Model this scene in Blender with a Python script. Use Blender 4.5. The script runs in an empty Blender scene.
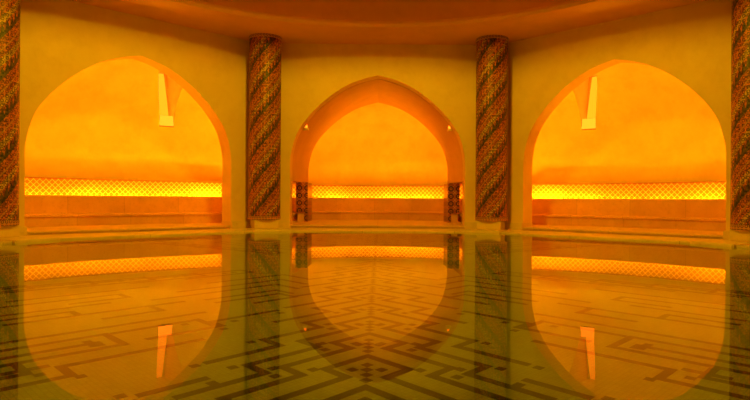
import bpy, bmesh, math, random
from mathutils import Vector, Matrix
random.seed(4)
C = bpy.context.scene.collection
S = 6.0                       # one column spacing, metres
EYE = 0.8                     # camera above the water (water is z = 0)
CX, CY = 0.0, 1.398 * S       # centre of the octagonal hall
AP = 1.302 * S                # apothem of the walls
HALF = 0.398 * S              # half width of an arch
WT = 0.075 * S                # thickness of the arched walls
PXU = S * 2.70 / 594
ZSPR = EYE + 35 * PXU
ZS = EYE + 0.708 * S          # underside of the ceiling
ZFL, ZRIM, ZSEAT, ZBACK, ZBAND = 0.105, 0.03, 0.40, 0.872, 1.335
DEPTH = -0.65

# ------------------------------------------------------------------ materials
def new_mat(name):
    m = bpy.data.materials.new(name); m.use_nodes = True
    nt = m.node_tree; nt.nodes.clear()
    out = nt.nodes.new('ShaderNodeOutputMaterial')
    return m, nt, out

class N:
    """small helper for building node maths"""
    def __init__(s, nt): s.nt = nt
    def val(s, x, sock):
        if isinstance(x, (int, float)): sock.default_value = x
        elif isinstance(x, tuple): sock.default_value = x
        else: s.nt.links.new(x, sock)
    def m(s, op, a, b=0.0, c=0.0):
        n = s.nt.nodes.new('ShaderNodeMath'); n.operation = op
        s.val(a, n.inputs[0]); s.val(b, n.inputs[1]); s.val(c, n.inputs[2]); return n.outputs[0]
    def mix(s, f, a, b):
        n = s.nt.nodes.new('ShaderNodeMix'); n.data_type = 'RGBA'
        s.val(f, n.inputs['Factor']); 
        for x, k in ((a, 6), (b, 7)):
            if isinstance(x, tuple) and len(x) == 3: x = (*x, 1)
            s.val(x, n.inputs[k])
        return n.outputs[2]
    def noise(s, vec, scale, detail=4, rough=.55):
        n = s.nt.nodes.new('ShaderNodeTexNoise'); n.inputs['Scale'].default_value = scale
        n.inputs['Detail'].default_value = detail; n.inputs['Roughness'].default_value = rough
        if vec is not None: s.nt.links.new(vec, n.inputs['Vector'])
        return n.outputs['Fac']
    def ramp(s, x, a, b):
        n = s.nt.nodes.new('ShaderNodeMapRange'); n.interpolation_type = 'SMOOTHSTEP'
        s.val(x, n.inputs[0]); n.inputs[1].default_value = a; n.inputs[2].default_value = b
        return n.outputs[0]
    def coord(s, which='Object'):
        return s.nt.nodes.new('ShaderNodeTexCoord').outputs[which]
    def sep(s, v):
        n = s.nt.nodes.new('ShaderNodeSeparateXYZ'); s.nt.links.new(v, n.inputs[0]); return n.outputs
    def bsdf(s, out, col, rough=.6, spec=.4, bump=None, bs=.2, bd=.01, metal=0):
        b = s.nt.nodes.new('ShaderNodeBsdfPrincipled')
        if isinstance(col, tuple) and len(col) == 3: col = (*col, 1)
        s.val(col, b.inputs['Base Color']); s.val(rough, b.inputs['Roughness'])
        b.inputs['Specular IOR Level'].default_value = spec; b.inputs['Metallic'].default_value = metal
        if bump is not None:
            k = s.nt.nodes.new('ShaderNodeBump'); k.inputs['Strength'].default_value = bs; k.inputs['Distance'].default_value = bd
            s.nt.links.new(bump, k.inputs['Height']); s.nt.links.new(k.outputs[0], b.inputs['Normal'])
        s.nt.links.new(b.outputs[0], out.inputs['Surface']); return b

def plaster(name, c1, c2, rough=.55, scale=.6, bs=.25):
    m, nt, out = new_mat(name); n = N(nt); v = n.coord()
    f = n.ramp(n.noise(v, scale, 6, .62), .3, .7)
    fine = n.noise(v, 9, 5, .6)
    col = n.mix(n.m('MULTIPLY', f, .75), c1, c2)
    blot = n.ramp(n.noise(v, 2.3, 8, .7), .42, .68)
    col = n.mix(n.m('MULTIPLY', blot, .30), col, (c2[0]*.85, c2[1]*.79, c2[2]*.7))
    n.bsdf(out, col, rough, .35, n.m('ADD', n.m('MULTIPLY', fine, .4), n.noise(v, 1.6, 4)), bs, .03)
    return m

def stone(name, c1, c2, joint=1.55, rough=.4):
    """polished stone in slabs, the joints run across the length (uv.x, metres)"""
    m, nt, out = new_mat(name); n = N(nt); v = n.coord()
    uv = n.sep(n.coord('UV'))
    w = n.noise(v, 1.3, 8, .7); w2 = n.noise(v, 14, 4, .6)
    slab = n.m('FLOOR', n.m('DIVIDE', uv[0], joint))
    wn = nt.nodes.new('ShaderNodeTexWhiteNoise'); wn.noise_dimensions = '1D'; nt.links.new(slab, wn.inputs['W'])
    col = n.mix(n.ramp(w, .32, .68), c1, c2)
    col = n.mix(n.m('MULTIPLY', n.ramp(w2, .5, .75), .35), col, (c2[0]*.6, c2[1]*.55, c2[2]*.5))
    col = n.mix(n.m('MULTIPLY', wn.outputs['Value'], .3), col, (c2[0]*.75, c2[1]*.7, c2[2]*.7))
    fr = n.m('FRACT', n.m('DIVIDE', uv[0], joint))
    j = n.m('LESS_THAN', fr, .008)
    col = n.mix(n.m('MULTIPLY', j, .3), col, (.12, .06, .03))
    n.bsdf(out, col, rough, .5, n.m('SUBTRACT', w2, j), .15, .004)
    return m

M = {}
M['wall'] = plaster('tadelakt_plaster_wall', (.84, .66, .36), (.76, .57, .29), .5, .5)
M['vault'] = plaster('tadelakt_plaster_vault', (.90, .78, .38), (.83, .65, .30), .42, .9)
M['reveal'] = plaster('shade_darkened_plaster_reveal', (.70, .42, .18), (.62, .36, .15), .5, .8)  # vault plaster again, the reveal's shade painted in as a darker tone
M['ceil'] = plaster('ceiling_plaster', (.80, .44, .18), (.74, .39, .15), .6, .4, .15)
M['stone'] = stone('rose_stone', (.80, .54, .30), (.68, .42, .22))
M['floor'] = stone('pale_floor_stone', (.78, .62, .42), (.68, .52, .34), 1.9, .35)
M['rim'] = stone('pool_rim_stone', (.86, .74, .42), (.74, .62, .36), 2.3, .3)
M['plinth'] = stone('plinth_stone', (.84, .68, .38), (.72, .58, .32), 9, .35)

def lattice_mat():
    m, nt, out = new_mat('diamond_lattice_tiles'); n = N(nt)
    uv = n.sep(n.coord('UV')); u, v = uv[0], uv[1]
    p = .152
    a = n.m('DIVIDE', n.m('ADD', u, v), p); b = n.m('DIVIDE', n.m('SUBTRACT', u, v), p)
    da = n.m('ABSOLUTE', n.m('SUBTRACT', n.m('FRACT', a), .5))     # .5 on the lines
    db = n.m('ABSOLUTE', n.m('SUBTRACT', n.m('FRACT', b), .5))
    line = n.ramp(n.m('MAXIMUM', da, db), .39, .44)
    dot = n.m('SUBTRACT', 1.0, n.ramp(n.m('MAXIMUM', da, db), .12, .17))
    col = n.mix(line, (.38, .18, .05), (.84, .66, .34))
    col = n.mix(n.m('MULTIPLY', dot, .6), col, (.40, .18, .06))
    top = n.ramp(v, ZBAND - .035, ZBAND - .028)
    col = n.mix(top, col, (.28, .11, .04))
    n.bsdf(out, col, .3, .5, line, .3, .004)
    return m
M['lattice'] = lattice_mat()

def helix_mat(r, name='spiral_mosaic'):
    m, nt, out = new_mat(name); n = N(nt)
    uv = n.sep(n.coord('UV')); u, v = uv[0], uv[1]      # metres round the shaft, metres up
    circ = 2 * math.pi * r; per = .78; starts = 4
    slope = per * starts / circ
    ph = n.m('DIVIDE', n.m('SUBTRACT', v, n.m('MULTIPLY', u, slope)), per)
    b = n.m('FRACT', n.m('ADD', ph, 40.0))
    k = 30.0                                            # pieces round the shaft
    a = n.m('MULTIPLY', n.m('DIVIDE', u, circ), k)
    fa = n.m('FRACT', n.m('ADD', a, 100.0))
    tri = n.m('ABSOLUTE', n.m('SUBTRACT', n.m('MULTIPLY', fa, 2), 1))
    # small tesserae: colour jitter per piece
    ca = n.m('FLOOR', n.m('MULTIPLY', a, 3)); cb = n.m('FLOOR', n.m('DIVIDE', v, .036))
    cmb = nt.nodes.new('ShaderNodeCombineXYZ'); nt.links.new(ca, cmb.inputs[0]); nt.links.new(cb, cmb.inputs[1])
    wn = nt.nodes.new('ShaderNodeTexWhiteNoise'); wn.noise_dimensions = '2D'; nt.links.new(cmb.outputs[0], wn.inputs['Vector'])
    w = wn.outputs['Value']
    red = n.mix(w, (.11, .025, .008), (.64, .19, .035))
    # dotted rust field
    fa2 = n.m('FRACT', n.m('ADD', n.m('MULTIPLY', a, 1), 100.5))
    fb2 = n.m('FRACT', n.m('DIVIDE', v, .09))
    dd = n.m('ADD', n.m('POWER', n.m('SUBTRACT', fa2, .5), 2), n.m('POWER', n.m('SUBTRACT', fb2, .5), 2))
    ring = n.m('MULTIPLY', n.m('GREATER_THAN', dd, .05), n.m('LESS_THAN', dd, .14))
    red = n.mix(n.m('MULTIPLY', ring, .85), red, (.05, .018, .008))
    # ochre chain
    och = n.mix(w, (.12, .07, .02), (.66, .42, .11))
    och = n.mix(n.m('MULTIPLY', ring, .95), och, (.05, .045, .02))
    # dark saw teeth
    drk = n.mix(w, (.010, .012, .006), (.13, .09, .03))
    w1 = n.m('ADD', .10, n.m('MULTIPLY', tri, .20))
    isdark = n.m('LESS_THAN', b, w1)
    isoch = n.m('MULTIPLY', n.m('LESS_THAN', b, .52), n.m('GREATER_THAN', b, .32))
    l2 = n.m('MULTIPLY', n.m('LESS_THAN', b, .74), n.m('GREATER_THAN', b, .69))
    col = n.mix(isoch, red, och)
    col = n.mix(n.m('MULTIPLY', l2, .5), col, (.50, .32, .10))
    col = n.mix(isdark, col, drk)
    n.bsdf(out, col, .45, .35, w, .6, .01)
    return m
CR = .0690 * S
M['helix'] = helix_mat(CR)

def chain_mat():
    m, nt, out = new_mat('ring_chain_border'); n = N(nt)
    uv = n.sep(n.coord('UV'))
    fa = n.m('FRACT', n.m('MULTIPLY', uv[0], 1/.075)); fb = n.m('FRACT', n.m('MULTIPLY', uv[1], 1/.085))
    dd = n.m('ADD', n.m('POWER', n.m('SUBTRACT', fa, .5), 2), n.m('POWER', n.m('SUBTRACT', fb, .5), 2))
    ring = n.m('MULTIPLY', n.m('GREATER_THAN', dd, .04), n.m('LESS_THAN', dd, .15))
    n.bsdf(out, n.mix(ring, (.52, .26, .07), (.08, .04, .015)), .3, .5)
    return m
M['chain'] = chain_mat()

def medallion_mat():
    m, nt, out = new_mat('dark_medallion_tiles'); n = N(nt)
    uv = n.sep(n.coord('UV'))
    p = .235
    fa = n.m('SUBTRACT', n.m('FRACT', n.m('DIVIDE', uv[0], p)), .5); fb = n.m('SUBTRACT', n.m('FRACT', n.m('DIVIDE', uv[1], p)), .5)
    dd = n.m('SQRT', n.m('ADD', n.m('POWER', fa, 2), n.m('POWER', fb, 2)))
    ring = n.m('MULTIPLY', n.m('GREATER_THAN', dd, .20), n.m('LESS_THAN', dd, .36))
    core = n.m('LESS_THAN', dd, .09)
    ga = n.m('ABSOLUTE', n.m('SUBTRACT', n.m('FRACT', n.m('DIVIDE', n.m('ADD', uv[0], uv[1]), p)), .5))
    gb = n.m('ABSOLUTE', n.m('SUBTRACT', n.m('FRACT', n.m('DIVIDE', n.m('SUBTRACT', uv[0], uv[1]), p)), .5))
    lat = n.m('GREATER_THAN', n.m('MAXIMUM', ga, gb), .44)
    col = n.mix(n.m('MULTIPLY', lat, .8), (.30, .10, .035), (.60, .30, .10))
    col = n.mix(ring, col, (.030, .012, .010)); col = n.mix(core, col, (.05, .02, .01))
    n.bsdf(out, col, .3, .5)
    return m
M['medal'] = medallion_mat()

def mosaic_mat(name, c1, c2, grout):
    m, nt, out = new_mat(name); n = N(nt)
    v = n.coord(); mp = nt.nodes.new('ShaderNodeMapping'); mp.inputs['Rotation'].default_value = (0, 0, math.radians(45))
    nt.links.new(v, mp.inputs[0])
    xy = n.sep(mp.outputs[0]); q = .03
    ax = n.m('DIVIDE', xy[0], q); ay = n.m('DIVIDE', xy[1], q)
    cm = nt.nodes.new('ShaderNodeCombineXYZ'); nt.links.new(n.m('FLOOR', ax), cm.inputs[0]); nt.links.new(n.m('FLOOR', ay), cm.inputs[1])
    wn = nt.nodes.new('ShaderNodeTexWhiteNoise'); wn.noise_dimensions = '2D'; nt.links.new(cm.outputs[0], wn.inputs['Vector'])
    ga = n.m('ABSOLUTE', n.m('SUBTRACT', n.m('FRACT', ax), .5)); gb = n.m('ABSOLUTE', n.m('SUBTRACT', n.m('FRACT', ay), .5))
    g = n.ramp(n.m('MAXIMUM', ga, gb), .40, .47)
    col = n.mix(wn.outputs['Value'], c1, c2)
    col = n.mix(n.m('MULTIPLY', n.ramp(n.noise(v, .8, 5), .35, .7), .25), col, (c2[0]*.7, c2[1]*.7, c2[2]*.6))
    col = n.mix(n.m('MULTIPLY', g, .55), col, grout)
    n.bsdf(out, col, .35, .4)
    return m
M['pool_light'] = mosaic_mat('pale_floor_tesserae', (.32, .37, .12), (.26, .30, .09), (.15, .17, .05))
M['pool_dark'] = mosaic_mat('dark_floor_tesserae', (.008, .008, .004), (.018, .014, .006), (.02, .02, .01))

def water_mat():
    m, nt, out = new_mat('still_water'); n = N(nt)
    g = nt.nodes.new('ShaderNodeBsdfGlass'); g.inputs['Color'].default_value = (.92, 1.0, .80, 1)
    g.inputs['Roughness'].default_value = 0.0; g.inputs['IOR'].default_value = 1.36
    v = n.coord(); k = nt.nodes.new('ShaderNodeBump'); k.inputs['Strength'].default_value = .05; k.inputs['Distance'].default_value = .002
    nt.links.new(n.noise(v, 2.5, 2), k.inputs['Height']); nt.links.new(k.outputs[0], g.inputs['Normal'])
    nt.links.new(g.outputs[0], out.inputs['Surface']); return m
M['water'] = water_mat()

def emit(name, col, st):
    m, nt, out = new_mat(name)
    e = nt.nodes.new('ShaderNodeEmission'); e.inputs[0].default_value = (*col, 1); e.inputs[1].default_value = st
    nt.links.new(e.outputs[0], out.inputs['Surface']); return m
STRIP_COL = (1.0, .36, .004)
M['tube'] = emit('amber_tube_light', STRIP_COL, 62)
M['tube2'] = emit('bright_amber_tube_light', STRIP_COL, 135)
M['tube3'] = emit('brightest_amber_tube_light', STRIP_COL, 330)
M['nlamp'] = emit('amber_niche_light', (1.0, .18, .006), 3.6)
M['npanel'] = emit('amber_niche_panel', (1.0, .17, .004), 3.3)
M['house'] = plaster('lamp_housing', (.5, .35, .2), (.45, .3, .18), .5)

# ------------------------------------------------------------------ mesh helpers
def obj(name, bm, mat, parent=None, smooth=False, recalc=True):
    if recalc: bmesh.ops.recalc_face_normals(bm, faces=bm.faces[:])
    me = bpy.data.meshes.new(name); bm.to_mesh(me); bm.free()
    o = bpy.data.objects.new(name, me); C.objects.link(o)
    me.materials.append(mat)
    ul = me.uv_layers.active or me.uv_layers.new(name='UVMap')
    if all(abs(d.uv.x) < 1e-9 and abs(d.uv.y) < 1e-9 for d in ul.data):
        for d in ul.data: d.uv = (.5, .5)
    if smooth:
        for p in me.polygons: p.use_smooth = True
        try: me.set_sharp_from_angle(angle=math.radians(35))
        except Exception: pass
    if parent is not None: o.parent = parent
    return o
def struct(o): o['kind'] = 'structure'; return o
def empty(name, loc, label, cat, group=None, rz=0):
    o = bpy.data.objects.new(name, None); C.objects.link(o)
    o.location = loc; o.rotation_euler[2] = rz; o.empty_display_size = .2
    return tag(o, label, cat, group)
def tag(o, label, cat, group=None):
    o['label'] = label; o['category'] = cat
    if group: o['group'] = group
    return o
def copy_tree(o, parent=None):
    c = o.copy(); C.objects.link(c)
    if parent is not None: c.parent = parent
    for ch in list(o.children): copy_tree(ch, c)
    return c

def catmull(pts, n=6):
    out = []
    P = [pts[0]] + list(pts) + [pts[-1]]
    for i in range(1, len(P) - 2):
        p0, p1, p2, p3 = [Vector(p) for p in P[i-1:i+3]]
        for k in range(n):
            t = k / n
            out.append(.5*((2*p1) + (p2-p0)*t + (2*p0-5*p1+4*p2-p3)*t*t + (3*p1-p0-3*p2+p3)*t**3))
    out.append(Vector(pts[-1])); return out

# frame of a wall panel: phi turns clockwise from straight ahead
class Frame:
    def __init__(s, phi):
        s.phi = phi; s.n = Vector((math.sin(phi), math.cos(phi))); s.e = Vector((math.cos(phi), -math.sin(phi)))
        s.o = Vector((CX, CY)) + s.n * AP
    def __call__(s, l, d, z=0):
        p = s.o + s.e * l + s.n * d; return Vector((p.x, p.y, z))

ARCH = [(87.5, 0), (87.0, 8), (84.8, 19), (81, 30.5), (74.6, 41.5), (65.8, 52.5), (56, 62.3), (44, 72), (29.5, 81), (14, 87), (0, 90.5)]
def arch_half(w, zs, k, n=4):
    """points (l>=0, z) from the springing to the apex"""
    return [(p[0] / 87.5 * w, zs + p[1] * k) for p in catmull([Vector(a) for a in ARCH], n)]
def arch_full(w, zs, k, zbase, n=4):
    h = arch_half(w, zs, k, n)
    return [(-w, zbase)] + [(-a, b) for a, b in h] + [(a, b) for a, b in h[::-1][1:]] + [(w, zbase)]

def arched_slab(F, d0, d1, A0, A1, L0, L1, zbot, ztop):
    """solid wall between depths d0 and d1 with an arch (profile A0 in front, A1 behind)"""
    bm = bmesh.new(); m = len(A0)
    rows = []
    for d, A, L in ((d0, A0, L0), (d1, A1, L1)):
        inner = [bm.verts.new(F(l, d, z)) for l, z in A]
        top = [bm.verts.new(F(l, d, ztop)) for l, z in A]
        ls = [bm.verts.new(F(-L, d, A[0][1])), bm.verts.new(F(-L, d, ztop))]
        rs = [bm.verts.new(F(L, d, A[-1][1])), bm.verts.new(F(L, d, ztop))]
        rows.append((inner, top, ls, rs))
        for i in range(m - 1):
            if A[i][0] != A[i+1][0]: bm.faces.new((inner[i], inner[i+1], top[i+1], top[i]))
        # side pieces, split at the vertical jambs
        j = 0
        while A[j+1][0] == A[j][0]: j += 1
        bm.faces.new([ls[0], *inner[:j+1], top[0], ls[1]] if j == 0 else [ls[0], *inner[:j+1], top[j], ls[1]])
        j = m - 1
        while A[j-1][0] == A[j][0]: j -= 1
        bm.faces.new([rs[0], rs[1], top[j], *inner[j:]])
    (i0, t0, l0, r0), (i1, t1, l1, r1) = rows
    for i in range(m - 1): bm.faces.new((i0[i], i1[i], i1[i+1], i0[i+1]))
    bm.faces.new((l0[0], l0[1], l1[1], l1[0])); bm.faces.new((r0[0], r1[0], r1[1], r0[1]))
    bm.faces.new((l0[0], l1[0], i1[0], i0[0])); bm.faces.new((r0[0], i0[-1], i1[-1], r1[0]))
    bmesh.ops.remove_doubles(bm, verts=bm.verts[:], dist=1e-5)
    loose = [v for v in bm.verts if not v.link_faces]
    bmesh.ops.delete(bm, geom=loose, context='VERTS')
    return bm

def plain_slab(F, L, d0, d1, z0, z1, L1=None):
    bm = bmesh.new(); L1 = L1 or L
    v = [bm.verts.new(F(l, d, z)) for z in (z0, z1) for l, d in ((-L, d0), (L, d0), (L1, d1), (-L1, d1))]
    for f in ((0,1,2,3),(4,5,6,7),(0,1,5,4),(1,2,6,5),(2,3,7,6),(3,0,4,7)): bm.faces.new([v[i] for i in f])
    return bm

def offset(path, a):
    out = []
    for i, p in enumerate(path):
        t = path[min(i+1, len(path)-1)] - path[max(i-1, 0)]
        t = Vector((t.x, t.y)).normalized()
        nrm = Vector((t.y, -t.x))            # to the right of travel = inside the alcove
        out.append(p + nrm * a)
    return out
def ribbon(F, path, prof, close=True):
    """sweep the closed profile [(inward offset, z)...] along the plan path, with uv in metres"""
    bm = bmesh.new(); uvl = bm.loops.layers.uv.new('UVMap')
    tracks = [offset(path, o) for o, z in prof]
    us = [0.0]
    for i in range(1, len(path)): us.append(us[-1] + (path[i] - path[i-1]).length)
    G = [[bm.verts.new(F(tracks[k][i].x, tracks[k][i].y, prof[k][1])) for k in range(len(prof))] for i in range(len(path))]
    m = len(prof); vs = [0.0]
    for k in range(1, m + 1):
        a, b = prof[k-1], prof[k % m]; vs.append(vs[-1] + math.hypot(a[0]-b[0], a[1]-b[1]))
    for i in range(len(path) - 1):
        for k in range(m if close else m - 1):
            k2 = (k + 1) % m
            f = bm.faces.new((G[i][k], G[i+1][k], G[i+1][k2], G[i][k2]))
            same = abs(prof[k][1] - prof[k2][1]) > 1e-6
            va, vb = (prof[k][1], prof[k2][1]) if same else (vs[k], vs[k+1])
            for lp, uv in zip(f.loops, ((us[i], va), (us[i+1], va), (us[i+1], vb), (us[i], vb))): lp[uvl].uv = uv
    if close:
        bm.faces.new(G[0]); bm.faces.new(G[-1][::-1])
    return bm

def lathe(prof, n=48, uvr=None, close=False):
    """prof [(r, z)]"""
    bm = bmesh.new(); uvl = bm.loops.layers.uv.new('UVMap')
    R = [[bm.verts.new((r*math.cos(2*math.pi*i/n), r*math.sin(2*math.pi*i/n), z)) for r, z in prof] for i in range(n)]
    for i in range(n):
        j = (i+1) % n
        for k in range(len(prof) - (0 if close else 1)):
            k2 = (k+1) % len(prof)
            f = bm.faces.new((R[i][k], R[j][k], R[j][k2], R[i][k2]))
            rr = uvr or 1
            for lp, uv in zip(f.loops, ((i/n, prof[k][1]), ((i+1)/n, prof[k][1]), ((i+1)/n, prof[k2][1]), (i/n, prof[k2][1]))):
                lp[uvl].uv = (uv[0]*2*math.pi*rr, uv[1])
    if not close:
        bm.faces.new([R[i][0] for i in range(n)][::-1]); bm.faces.new([R[i][-1] for i in range(n)])
    return bm

def box(bm, c, sx, sy, sz, mat=None, bev=0):
    r = bmesh.ops.create_cube(bm, size=1)
    vs = r['verts']
    bmesh.ops.scale(bm, vec=(sx, sy, sz), verts=vs)
    if bev:
        es = list({e for v in vs for e in v.link_edges})
        r2 = bmesh.ops.bevel(bm, geom=es, offset=bev, segments=2, affect='EDGES')
        vs = list({v for v in r2['verts']} | {v for v in vs if v.is_valid})
    if mat is not None: bmesh.ops.transform(bm, matrix=mat, verts=vs)
    bmesh.ops.translate(bm, vec=c, verts=vs)
    return bm

# ------------------------------------------------------------------ hall walls
SIDEL = AP * math.tan(math.pi/8)
names = {0: 'wall_back', -45: 'wall_back_left', 45: 'wall_back_right', -90: 'wall_left', 90: 'wall_right',
         -135: 'wall_front_left', 135: 'wall_front_right', 180: 'wall_front'}
for deg, nm in names.items():
    F = Frame(math.radians(deg)); L = SIDEL; L1 = (AP + WT) * math.tan(math.pi/8)
    if deg in (0, -45, 45, 180):
        A = arch_full(HALF, ZSPR, PXU * (.965 if deg else .99), -.05)
        struct(obj(nm, arched_slab(F, 0, WT, A, A, L, L1, -.05, ZS + .05), M['wall']))
    else:
        struct(obj(nm, plain_slab(F, L, 0, WT, -.05, ZS + .05, L1), M['wall']))
# low stone blocks along the foot of each wall pier
k = 0
for deg in (0, -45, 45):
    F = Frame(math.radians(deg))
    for sgn in (-1, 1):
        bm = bmesh.new(); uvl = bm.loops.layers.uv.new('UVMap')
        la, lb = sgn * (HALF - .025), sgn * (SIDEL - .02)
        v = [bm.verts.new(F(l, d, z)) for z in (ZRIM - .02, .215) for l, d in ((la, -.10), (lb, -.10), (lb, .02), (la, WT + .0))]
        for f in ((0,1,2,3),(4,5,6,7),(0,1,5,4),(1,2,6,5),(2,3,7,6),(3,0,4,7)): bm.faces.new([v[i] for i in f])
        bmesh.ops.bevel(bm, geom=bm.edges[:], offset=.015, segments=2, affect='EDGES')
        k += 1
        struct(obj('trim_%d' % k, bm, M['plinth']))

# ------------------------------------------------------------------ ceiling: flat ring, lip and dome
RR = 1.045 * S
prof = [(RR + 4.2, ZS), (RR + .12, ZS), (RR + .03, ZS + .025), (RR, ZS + .09), (RR + .03, ZS + .16), (RR + .14, ZS + .20)]
for i in range(1, 19):
    a = i / 18 * math.pi / 2
    prof.append(((RR + .14) * math.cos(a) + .02, ZS + .20 + 3.3 * math.sin(a)))
bm = lathe(prof + [(.02, ZS + 3.8), (RR + 4.2, ZS + 3.8)], 96, close=True)
bmesh.ops.translate(bm, vec=(CX, CY, 0), verts=bm.verts[:])
struct(obj('ceiling', bm, M['ceil'], smooth=True))

# ------------------------------------------------------------------ alcoves
SIDE_P = [(.575, .072), (.62, .16), (.65, .29), (.655, .38), (.64, .445), (.58, .482), (.48, .505), (.25, .55), (0, .57)]
SIDE_B = [(.635, .468), (.58, .482), (.48, .505), (.25, .55), (0, .57)]
CENT_P = [(.575, .072), (.625, .17), (.66, .32), (.67, .50), (.60, .69), (.36, .88), (0, .96)]
def full_path(H):
    pts = [(-a*S, b*S) for a, b in H] + [(a*S, b*S) for a, b in H[::-1][1:]]
    return catmull([Vector((a, b)) for a, b in pts], 6)
ZV0, VH = 2.3, 2.55            # where the vault starts to curve in, and how high it rises
def g_of(z):
    t = max(0, (z - ZV0) / VH); return math.sqrt(max(0.0, 1 - t*t))
OUTP = .022 * S
def shell(F, path):
    P = offset(path, -OUTP)
    zs = [ZFL - .1, 1.0, 1.6, ZV0] + [ZV0 + VH*math.sin(i/14*math.pi/2) for i in range(1, 14)] + [ZV0 + VH*.9995]
    bm = bmesh.new(); G = []
    for z in zs:
        g = g_of(z) if z < ZV0 + VH*.999 else .02
        G.append([bm.verts.new(F(p.x*g, WT + max(0, (p.y - WT))*g, z)) for p in P])
    for r in range(len(zs)-1):
        for i in range(len(P)-1): bm.faces.new((G[r][i], G[r][i+1], G[r+1][i+1], G[r+1][i]))
    return bm, P
def shell_d(P, l, z):
    g = g_of(z); lp = l / g; best = None
    for i in range(len(P)-1):
        a, b = P[i], P[i+1]
        if min(a.x, b.x) <= lp <= max(a.x, b.x) and abs(b.x-a.x) > 1e-6:
            y = a.y + (b.y-a.y)*(lp-a.x)/(b.x-a.x); best = y if best is None else max(best, y)
    return WT + ((best if best is not None else WT) - WT)*g

tk = k
def alcove(deg, H, where):
    global tk
    F = Frame(math.radians(deg)); path = full_path(H)
    bm, P = shell(F, path)
    sh = obj('wall_alcove_' + where, bm, M['vault'], smooth=True, recalc=True); struct(sh)
    # make the normals point into the alcove, then thicken outwards
    me = sh.data; c = F(0, .3*S, 2.0)
    inn = sum(1 if p.normal.dot(c - p.center) > 0 else -1 for p in me.polygons)
    if inn < 0: me.flip_normals()
    so = sh.modifiers.new('thick', 'SOLIDIFY'); so.thickness = .05; so.offset = -1
    # floor slab of the alcove
    bm = bmesh.new(); uvl = bm.loops.layers.uv.new('UVMap')
    ring = [F(-HALF, 0), F(-HALF, WT)] + [F(p.x, max(p.y, WT)) for p in path] + [F(HALF, WT), F(HALF, 0)]
    lo = [bm.verts.new((p.x, p.y, -.05)) for p in ring]; hi = [bm.verts.new((p.x, p.y, ZFL)) for p in ring]
    bm.faces.new(lo); bm.faces.new(hi)
    for i in range(len(ring)):
        j = (i+1) % len(ring); bm.faces.new((lo[i], lo[j], hi[j], hi[i]))
    for f in bm.faces:
        for lp in f.loops:
            r = Vector((lp.vert.co.x, lp.vert.co.y)) - F.o; lp[uvl].uv = (r.dot(F.e), r.dot(F.n) + lp.vert.co.z)
    struct(obj('floor', bm, M['floor']))
    bm = bmesh.new(); bm.loops.layers.uv.new('UVMap')
    v = [bm.verts.new(F(l, d, z)) for z in (ZFL - .035, ZFL + .003) for l, d in ((-HALF + .02, -.05), (HALF - .02, -.05), (HALF - .02, .30), (-HALF + .02, .30))]
    for f in ((0,1,2,3),(4,5,6,7),(0,1,5,4),(1,2,6,5),(2,3,7,6),(3,0,4,7)): bm.faces.new([v[i] for i in f])
    bmesh.ops.bevel(bm, geom=bm.edges[:], offset=.006, segments=1, affect='EDGES')
    tk += 1; struct(obj('trim_%d' % tk, bm, M['floor']))
    # tiled band on the wall behind the bench
    tk += 1
    struct(obj('trim_%d' % tk, ribbon(F, path, [(.01, ZFL), (.01, ZBAND), (-OUTP, ZBAND), (-OUTP, ZFL)]), M['lattice'], smooth=True))
    return F, path, P

def bench(F, path, label):
    k = 0 if len(path) < 55 else 1
    o = F(0, path[len(path)//2].y - .15*S, ZFL)
    t = empty('stone_bench', o, label, 'bench', 'stone benches in the alcoves')
    inv = Matrix.Translation(-o)
    s = S
    b = ribbon(F, path[k:len(path)-k], [(.062*s, ZFL), (.062*s, ZBACK - .02), (.066*s, ZBACK), (.098*s, ZBACK), (.102*s, ZBACK - .02), (.105*s, ZSEAT), (.105*s, ZFL)])
    bmesh.ops.transform(b, matrix=inv, verts=b.verts[:]); obj('backrest', b, M['stone'], t, True)
    b = ribbon(F, path[k:len(path)-k], [(.105*s, ZFL), (.105*s, ZSEAT), (.206*s, ZSEAT), (.209*s, ZSEAT - .01), (.209*s, ZSEAT - .055), (.206*s, ZSEAT - .062), (.197*s, ZSEAT - .064), (.197*s, ZFL)])
    bmesh.ops.transform(b, matrix=inv, verts=b.verts[:]); obj('seat', b, M['stone'], t, True)
    return t

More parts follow.
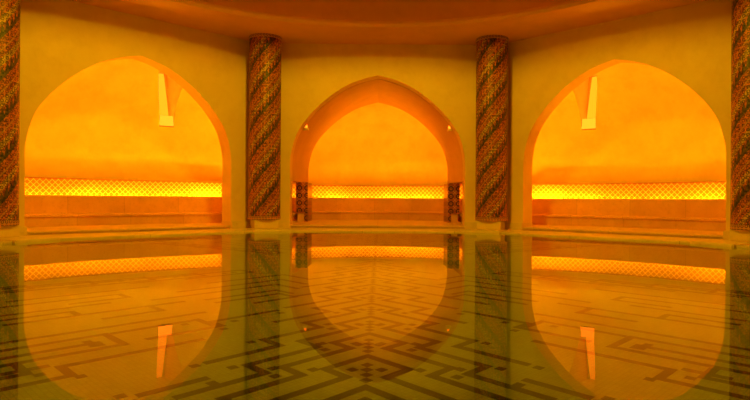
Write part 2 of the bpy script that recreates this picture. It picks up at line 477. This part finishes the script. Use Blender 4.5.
def light_strip(F, path, label, bright=(), hot=10**6 + 1):
    k = 2 if len(path) >= 55 else 0; path = path[k:len(path)-k]
    tr = offset(path, .027*S)
    o = F(tr[len(tr)//2].x, tr[len(tr)//2].y, ZFL)
    t = empty('light_strip', o, label, 'light strip', 'amber light strips hidden behind the benches')
    # ledge that carries the tubes
    b = ribbon(F, path, [(.014*S, ZFL), (.014*S, .62), (.060*S, .62), (.060*S, ZFL)])
    bmesh.ops.translate(b, vec=-o, verts=b.verts[:]); obj('ledge', b, M['house'], t)
    # arc length resample
    acc = [0.0]
    for i in range(1, len(tr)): acc.append(acc[-1] + (tr[i]-tr[i-1]).length)
    def at(q):
        for i in range(1, len(tr)):
            if acc[i] >= q: 
                f = (q-acc[i-1])/(acc[i]-acc[i-1]); return tr[i-1].lerp(tr[i], f)
        return tr[-1]
    ln, gap = .92, .16; cnt = int((acc[-1] + gap) // (ln + gap)); ln = (acc[-1] - .1 - gap*(cnt-1))/cnt; st = (acc[-1] - cnt*(ln+gap) + gap)/2
    for c in range(cnt):
        a0 = st + c*(ln+gap); pts = [at(a0 + ln*i/4) for i in range(5)]
        bm = bmesh.new(); rings = []
        for i, p in enumerate(pts):
            tt = (pts[min(i+1, 4)] - pts[max(i-1, 0)]).normalized(); nn = Vector((tt.y, -tt.x))
            rings.append([bm.verts.new(F((p + nn*.03*math.cos(w)).x, (p + nn*.03*math.cos(w)).y, .70 + .03*math.sin(w)) - o)
                          for w in [math.tau*k/6 for k in range(6)]])
        for i in range(4):
            for k in range(6): bm.faces.new((rings[i][k], rings[i+1][k], rings[i+1][(k+1) % 6], rings[i][(k+1) % 6]))
        bm.faces.new(rings[0]); bm.faces.new(rings[-1][::-1])
        obj('tube', bm, M['tube3' if hot < 99 and c == hot % cnt else 'tube2' if c in bright else 'tube'], t)
    return t

A_C = alcove(0, CENT_P, 'back'); A_L = alcove(-45, SIDE_P, 'back_left'); A_R = alcove(45, SIDE_P, 'back_right')
bench(A_C[0], A_C[1], 'curved rose stone bench in the middle alcove between the tiled piers')
SB = full_path(SIDE_B)
bench(A_L[0], SB, 'rose stone bench in the left alcove behind the left arch')
bench(A_R[0], SB, 'rose stone bench in the right alcove behind the right arch')
light_strip(A_C[0], A_C[1], 'glowing amber light strip behind the bench of the middle alcove', (1, 2, 5, 7, 8))
light_strip(A_L[0], SB, 'glowing amber light strip behind the bench of the left alcove', (1, 3, 4, 5, 6), -1)
light_strip(A_R[0], SB, 'glowing amber light strip behind the bench of the right alcove', (0, 1, 4, 5), 0)

# deep arched reveal of the middle alcove, carried by two tiled piers
F0 = A_C[0]
RD0, RD1 = WT, .60*S
Ain = arch_full(.388*S, EYE + 35*S*3.3/594, S*3.3/594*.70, ZBAND)
Aout = arch_full(HALF, ZSPR, PXU*.985, ZBAND)
hi = arch_half(.388*S, EYE + .19*S, S*3.3/594*1.0)
# the inner arch: springing a little higher, apex where it shows lower down the reveal
zi = EYE + .155*S; kk = (EYE + .539*S - zi)/90
Ain = arch_full(.386*S, zi, kk, ZBAND)
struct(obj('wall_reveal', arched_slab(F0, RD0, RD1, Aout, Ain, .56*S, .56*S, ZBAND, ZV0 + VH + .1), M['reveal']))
proto = None
for sgn, side in ((-1, 'left'), (1, 'right')):
    cx = sgn*.396*S
    o = F0(cx, .49*S, ZFL)
    t = empty('tiled_pier', o, 'dark patterned tiled pier at the %s end of the middle bench' % side, 'pier', 'tiled piers of the middle alcove')
    def slab(l0, l1, d0, d1, z0, z1):
        bm = bmesh.new(); uvl = bm.loops.layers.uv.new('UVMap')
        v = [bm.verts.new(F0(sgn*l, d, z) - o) for z in (z0, z1) for l, d in ((l0, d0), (l1, d0), (l1, d1), (l0, d1))]
        for f in ((0,1,2,3),(4,5,6,7),(0,1,5,4),(1,2,6,5),(2,3,7,6),(3,0,4,7)):
            fc = bm.faces.new([v[i] for i in f])
            horiz = f[:4] in ((0,1,2,3),(4,5,6,7))
            for lp in fc.loops:
                c = lp.vert.co
                lp[uvl].uv = (c.x + c.y, c.y if horiz else c.z)
        return bm
    obj('tiled_shaft', slab(.366*S, .428*S, .405*S, .598*S, ZSEAT, ZBAND), M['medal'], t)
    obj('foot', slab(.384*S, .420*S, .42*S, .598*S, ZFL, ZSEAT), M['stone'], t)
    obj('tiled_foot', slab(.366*S, .384*S, .405*S, .598*S, ZFL, ZSEAT), M['medal'], t)
    # added glowing wedge giving a bright sliver high on the reveal, no known lamp
    lm = empty('glow_wedge', F0(sgn*.341*S, .09*S, EYE + .338*S), 'tiny added glowing amber wedge high on the %s haunch of the middle arch' % side, 'lamp', 'glowing wedges of the middle arch')
    bm = bmesh.new()
    v = [bm.verts.new((sgn*x*S, y*S, z*S)) for x, y, z in ((-.008,0,0),(.02,0,0),(-.004,0,.055),(.02,0,.055),(-.008,.03,0),(.02,.03,0),(-.004,.03,.055),(.02,.03,.055))]
    for f in ((0,1,3,2),(4,5,7,6),(0,1,5,4),(2,3,7,6),(0,2,6,4),(1,3,7,5)): bm.faces.new([v[i] for i in f])
    obj('diffuser', bm, M['nlamp'], lm)  # glowing body of the added wedge
    bm = bmesh.new(); box(bm, Vector((sgn*.012*S, .015*S, -.006*S)), .05*S, .034*S, .010*S)
    obj('wedge_base', bm, M['vault'], lm)

# recessed lit niches high in the side alcoves
for (F, path, P), sg, side in ((A_L, 1, 'left'), (A_R, -1, 'right')):
    l0, l1, dB, z0, z1 = .322*S*sg, .388*S*sg, .560*S, 2.93, 4.55
    NZ = 12
    zz = [z0 + (z1-z0)*i/NZ for i in range(NZ+1)]
    def cheek(z): return l0 * (1 - .34 * ((z - z0)/(z1 - z0))**1.6)      # the cheek leans outwards with the vault
    def cheek1(z): return l1 - sg*.022*S*(z - z0)/(z1 - z0)
    cut = bmesh.new(); cr = []
    for z in zz: cr.append([cut.verts.new(F(l, d, z)) for l, d in ((cheek(z), .15*S), (cheek1(z), .15*S), (cheek1(z), .9*S), (cheek(z), .9*S))])
    cut.faces.new(cr[0]); cut.faces.new(cr[-1])
    for a, b in zip(cr, cr[1:]):
        for i in range(4): cut.faces.new((a[i], a[(i+1) % 4], b[(i+1) % 4], b[i]))
    co = obj('cut', cut, M['vault'])
    sh = bpy.data.objects['wall_alcove_back_' + side]
    bo = sh.modifiers.new('cut', 'BOOLEAN'); bo.operation = 'DIFFERENCE'; bo.object = co; bo.solver = 'EXACT'
    dg = bpy.context.evaluated_depsgraph_get(); dg.update()
    me = bpy.data.meshes.new_from_object(sh.evaluated_get(dg)); sh.modifiers.clear(); sh.data = me
    bpy.data.objects.remove(co)
    # lining of the niche
    bm = bmesh.new(); rows = []
    for z in zz:
        lc = cheek(z); lr = cheek1(z); fa, fb = shell_d(P, lc, z), shell_d(P, lr, z)
        dm = max(dB, fa + .02, fb + .02)
        rows.append([bm.verts.new(F(l, d, z)) for l, d in ((lc, fa), (lc, dm), (lr, dm), (lr, fb))])
    for a, b in zip(rows, rows[1:]):
        for i in range(3): bm.faces.new((a[i], a[i+1], b[i+1], b[i]))
    bm.faces.new(rows[0]); bm.faces.new(rows[-1])
    struct(obj('wall_niche_' + side, bm, M['vault']))
    # lamp at the foot of the niche
    fa, fb = shell_d(P, l0, z0 + .1), shell_d(P, l1, z0 + .1)
    o = F((l0+l1)/2, (fa+fb)/2 + .1, z0)
    t = empty('niche_lamp', o, 'bright amber lamp at the foot of the tall niche in the %s alcove' % side, 'lamp', 'niche lamps of the side alcoves')
    bm = bmesh.new()
    fr = [(l0, fa - .0), (l0, dB-.01), (l1, dB-.01), (l1, fb - .0)]
    lo = [bm.verts.new(F(l, d, z0 + .03) - o) for l, d in fr]; hi_ = [bm.verts.new(F(l, d, z0 + .33) - o) for l, d in fr]
    bm.faces.new(lo); bm.faces.new(hi_)
    for i in range(4): bm.faces.new((lo[i], lo[(i+1) % 4], hi_[(i+1) % 4], hi_[i]))
    obj('diffuser', bm, M['nlamp'], t)
    bm = bmesh.new()
    lo = [bm.verts.new(F(l, d, z0 + .002) - o) for l, d in fr]; hi_ = [bm.verts.new(F(l, d, z0 + .03) - o) for l, d in fr]
    bm.faces.new(lo); bm.faces.new(hi_)
    for i in range(4): bm.faces.new((lo[i], lo[(i+1) % 4], hi_[(i+1) % 4], hi_[i]))
    obj('base_plate', bm, M['house'], t)
    bm = bmesh.new(); rows = []
    for z in [z0 + .36 + (z1 - z0 - .40)*i/10 for i in range(11)]:
        lc, lr = cheek(z), cheek1(z); lc += .004*(lr-lc); lr = lc + .88*(lr-lc)
        rows.append([bm.verts.new(F(l, d, z) - o) for l, d in ((lc, dB - .05), (lc, dB - .01), (lr - sg*.01, dB - .01), (lr - sg*.01, dB - .05))])
    for a, b in zip(rows, rows[1:]):
        for i in range(4): bm.faces.new((a[i], a[(i+1) % 4], b[(i+1) % 4], b[i]))
    bm.faces.new(rows[0]); bm.faces.new(rows[-1])
    obj('light_panel', bm, M['npanel'], t)

# ------------------------------------------------------------------ pool: rim, basin, mosaic
def octv(ap, z, off=0): 
    R = ap / math.cos(math.pi/8)
    return [Vector((CX + R*math.sin(math.radians(22.5 + 45*i)), CY + R*math.cos(math.radians(22.5 + 45*i)), z)) for i in range(8)]
pool = empty('pool', (CX, CY, DEPTH), 'large octagonal shallow pool filling the middle of the hall', 'pool')
po = Vector((CX, CY, DEPTH))
RIN = 1.075*S; ROUT = AP - .004
bm = bmesh.new(); uvl = bm.loops.layers.uv.new('UVMap')
ri, ro = octv(RIN, 0), octv(ROUT, 0)
lv = []
for z, R_ in ((ZRIM, ri), (ZRIM, ro), (DEPTH, ro), (DEPTH, ri)):
    lv.append([bm.verts.new(Vector((p.x, p.y, z)) - po) for p in R_])
for i in range(8):
    j = (i+1) % 8
    for a in range(4):
        b = (a+1) % 4; f = bm.faces.new((lv[a][i], lv[a][j], lv[b][j], lv[b][i]))
        c0 = f.loops
        ln = (lv[a][i].co - lv[a][j].co).length
        for lp, uv in zip(f.loops, ((0, a), (ln, a), (ln, a+1), (0, a+1))): lp[uvl].uv = uv
obj('rim', bm, M['rim'], pool)
for i in range(8):
    phi = math.radians(22.5 + 45*i); n2 = Vector((math.sin(phi), math.cos(phi), 0))
    mid = n2 * (1.215*S) ; bm = bmesh.new(); bm.loops.layers.uv.new('UVMap')
    if i in (0, 1, 6, 7):
        box(bm, Vector((mid.x, mid.y, (ZRIM + .018 + DEPTH)/2 - DEPTH)), .15*S, .20*S, ZRIM + .018 - DEPTH, Matrix.Rotation(-phi, 4, 'Z'), .02)
        obj('rim_block', bm, M['rim'], pool)
bm = bmesh.new(); bm.loops.layers.uv.new('UVMap')
v = [bm.verts.new(p - po) for p in octv(RIN + .02, DEPTH)]; w = [bm.verts.new(p - po) for p in octv(RIN + .02, DEPTH - .1)]
bm.faces.new(v); bm.faces.new(w)
for i in range(8): bm.faces.new((v[i], v[(i+1) % 8], w[(i+1) % 8], w[i]))
obj('basin_floor', bm, M['pool_light'], pool)

# dark meander set in the pale floor; (U, V) are steps of q along the two diagonals
q = .06; r2 = math.sqrt(2)
lines, tiles = [], []
def stair(a, runs):
    """chevron apex (a, a) then a staircase of legs to the left: alternately -U and -V"""
    pts = [(a, a)]; U, V = a, a
    for i, r in enumerate(runs):
        if i % 2 == 0: U -= r
        else: V -= r
        pts.append((U, V))
    lines.append(pts)
st = 6.17
for kx in range(-2, 10):
    a = 43.6 + (kx)*st
    if kx in (-2, -1, 0, 2): runs = [5.75, 3.1, 8.3, 3.2, 8.9, 3.1, 8.6]
    elif kx in (1, 3): runs = [5.6, 2.9, 9.0, 3.1, 8.3, 3.2, 8.6]
    else: runs = [5.7, 3.0, 8.6, 3.2, 8.8]
    if kx < 2: stair(a, runs + [3.2, 9.0][:2 if kx < 1 else 0])
    else: stair(a, runs)
    for du, dv in ((2, 2), (3, 3), (4, 4), (5, 5), (4, 2), (2, 4)):
        tiles.append((a - du, a - dv))
tiles += [(36.9, 44.2), (41.8, 48.4), (42.9, 50.4), (45.7, 47.3), (31.6, 50.0), (34.3, 47.1), (33.2, 45.2), (29.1, 52.8), (37.6, 56.2),
          (48.6, 65.9), (51.9, 53.5), (48.0, 54.6), (49.1, 56.6), (58.1, 59.7), (43.1, 50.4), (64.3, 65.9), (54.2, 60.8), (38.0, 53.0)]
# figures out to the left of the middle field
lines += [[(16.5, 70.3), (27.0, 69.3 + .7), (27.0, 70.0), (27.0, 64.5), (5.0, 64.5)][1:],
          [(27.0, 70.0), (8.0, 70.0)], [(25.0, 67.0), (8.0, 67.0)], [(25.0, 67.0), (25.0, 65.9)], [(30.0, 73.2), (12.0, 73.2)],
          [(34.0, 60.8), (19.5, 60.8), (19.5, 57.6), (4.0, 57.6)], [(18.0, 61.8), (15.0, 61.8)], [(16.6, 63.5), (16.6, 60.6), (6.0, 60.6)],
          [(49.0, 67.6), (39.0, 67.6), (39.0, 64.9), (30.0, 64.9)], [(38.4, 69.8), (28.0, 69.8)], [(38.4, 69.8), (38.4, 66.0)],
          [(30.0, 73.2), (40.0, 70.8)][:1] + [(41.0, 73.2)],
          [(20.0, 82.0), (42.4, 82.0)], [(37.5, 82.0), (37.5, 78.0), (30.0, 78.0)], [(20.0, 85.0), (28.2, 85.0), (28.2, 82.6)],
          [(20.0, 94.0), (38.0, 94.0), (38.0, 90.5), (30.0, 90.5)], [(20.0, 88.0), (34.0, 88.0)], [(24.0, 98.0), (44.0, 98.0)],
          [(46.0, 78.0), (57.0, 75.0)][:1] + [(57.0, 78.0), (57.0, 74.0), (50.0, 74.0)], [(46.0, 81.0), (58.5, 81.0), (58.5, 77.0)],
          [(40.0, 86.0), (62.0, 86.0), (62.0, 80.0)], [(46.0, 90.0), (66.0, 90.0), (66.0, 83.0)], [(54.0, 95.0), (70.0, 95.0), (70.0, 88.0)],
          [(22.3, 49.0), (28.0, 49.0)], [(14.0, 53.0), (10.0, 53.0)]]
# the outer field towards the sides of the pool
for k_ in range(6):
    u = 2.0 + 9.5*k_; v = 104.0 - 1.5*k_
    lines.append([(u, v + 10), (u + 18.0, v + 10), (u + 18.0, v + 5.5), (u + 4, v + 5.5)])
    tiles.append((u + 13, v + 7.7)); tiles.append((u + 15, v + 7.7))
tiles += [(20.0, 56.8), (18.4, 61.8), (17.4, 59.6), (38.4, 63.3), (20.8, 49.8), (24.4, 68), (24.4, 66), (41.5, 66.0), (36.0, 68.5), (28.0, 47.5)]
bm = bmesh.new()
ZT = .004
def inlay(u0, v0, u1, v1, mir):
    hw = .48
    a0, a1 = min(u0, u1)-hw, max(u0, u1)+hw; b0, b1 = min(v0, v1)-hw, max(v0, v1)+hw
    pts = [(a0, b0), (a1, b0), (a1, b1), (a0, b1)]
    out = []
    for U, V in pts:
        if mir: U, V = V, U
        x, y = (U - V)*q/r2, (U + V)*q/r2
        out.append((x, y))
    cx_, cy_ = sum(p[0] for p in out)/4, sum(p[1] for p in out)/4
    if cy_ < CY - RIN + .2: return
    if any(max(abs(x), abs(y - CY), (abs(x) + abs(y - CY))/r2) > RIN - .04 for x, y in out): return
    vv = [bm.verts.new((x - CX, y - CY, ZT)) for x, y in out]
    f = bm.faces.new(vv)
    if cy_ < CY - .08: bm.faces.new([bm.verts.new((x - CX, CY - y, ZT)) for x, y in out][::-1])   # the far half mirrors the near half
seen = set()
for ln in lines:
    for (u0, v0), (u1, v1) in zip(ln, ln[1:]):
        for mir in (False, True): inlay(u0, v0, u1, v1, mir)
for (u, v) in tiles:
    for mir in (False, True):
        key = (round(u, 1), round(v, 1), mir)
        if key not in seen and not (u == v and mir): seen.add(key); inlay(u, v, u, v, mir)
r = bmesh.ops.extrude_face_region(bm, geom=bm.faces[:])
bmesh.ops.translate(bm, vec=(0, 0, -.004), verts=[g for g in r['geom'] if isinstance(g, bmesh.types.BMVert)])
obj('mosaic_inlay', bm, M['pool_dark'], pool, recalc=True)

bm = bmesh.new(); v = [bm.verts.new(p) for p in octv(RIN + .001, 0)]; bm.faces.new(v[::-1])
wo = obj('pool_water', bm, M['water'], recalc=False)
if wo.data.polygons[0].normal.z < 0: wo.data.flip_normals()
tag(wo, 'still clear water of the pool mirroring the three arches', 'water')

# ------------------------------------------------------------------ columns
ZB = EYE - .0875*S            # foot of the mosaic
zr = ZRIM + .018
def make_column():
    t = empty('mosaic_column', (0, 0, zr), '', 'column', 'spiral mosaic columns')
    n = 56
    obj('shaft', lathe([(CR, ZB + .09 - zr), (CR, ZS - .07 - zr)], n, CR), M['helix'], t, True)
    obj('foot_border', lathe([(CR*.98, ZB - zr), (CR + .006, ZB + .004 - zr), (CR + .006, ZB + .088 - zr), (CR, ZB + .092 - zr)], n, CR), M['chain'], t, True)
    obj('neck', lathe([(CR + .012, ZS - .075 - zr), (CR + .02, ZS - .05 - zr), (CR + .012, ZS - .001 - zr)], n, CR), M['chain'], t, True)
    bm = bmesh.new(); bm.loops.layers.uv.new('UVMap'); h = ZB - zr
    box(bm, Vector((0, 0, h/2)), .62, .62, h, None, .012); obj('plinth', bm, M['plinth'], t)
    return t
RC = 1.3066*S
spots = [(-22.5, 'spiral mosaic column left of the middle arch'), (22.5, 'spiral mosaic column right of the middle arch'),
         (-67.5, 'spiral mosaic column cut by the left edge, beyond the left arch'), (67.5, 'spiral mosaic column cut by the right edge, beyond the right arch')]
pr = make_column()
for i, (dg_, lab) in enumerate(spots):
    c = pr if i == 0 else copy_tree(pr)
    a = math.radians(dg_); c.location = (CX + RC*math.sin(a) + (.05 if dg_ > 60 else -.06 if dg_ < -60 else .035 if dg_ < 0 else 0), CY + RC*math.cos(a), zr); c.rotation_euler[2] = -a
    c['label'] = lab

# ------------------------------------------------------------------ light
def point(name, loc, col, w, r):
    l = bpy.data.lights.new(name, 'POINT'); l.color = col; l.energy = w; l.shadow_soft_size = r
    o = bpy.data.objects.new(name, l); C.objects.link(o); o.location = loc; return o
l = bpy.data.lights.new('dome_lamp', 'SPOT'); l.color = (1.0, .54, .004); l.energy = 1550; l.shadow_soft_size = .45
l.spot_size = math.radians(160); l.spot_blend = .12
lo_ = bpy.data.objects.new('dome_lamp', l); C.objects.link(lo_); lo_.location = (-.35, CY, 6.25)
W = bpy.data.worlds.new('World'); bpy.context.scene.world = W; W.use_nodes = True
W.node_tree.nodes['Background'].inputs[0].default_value = (1, .42, .02, 1); W.node_tree.nodes['Background'].inputs[1].default_value = .02

# ------------------------------------------------------------------ camera
cam = bpy.data.cameras.new('camera'); co = bpy.data.objects.new('camera', cam); C.objects.link(co)
cam.sensor_width = 36; cam.lens = 594/750*36; cam.clip_start = .05
co.location = (.07, 0, EYE)
cam.shift_x = -8.7/750
R = Matrix.Rotation(math.radians(-.36), 4, 'Z') @ Matrix.Rotation(math.radians(90), 4, 'X') @ Matrix.Rotation(math.radians(.35), 4, 'Z')
co.rotation_euler = R.to_euler()
sc = bpy.context.scene; sc.camera = co
sc.view_settings.view_transform = 'Standard'; sc.view_settings.look = 'None'
sc.view_settings.exposure = 0; sc.view_settings.gamma = 1; sc.view_settings.use_curve_mapping = False
sc.cycles.max_bounces = 16; sc.cycles.diffuse_bounces = 10; sc.cycles.glossy_bounces = 6; sc.cycles.transmission_bounces = 10
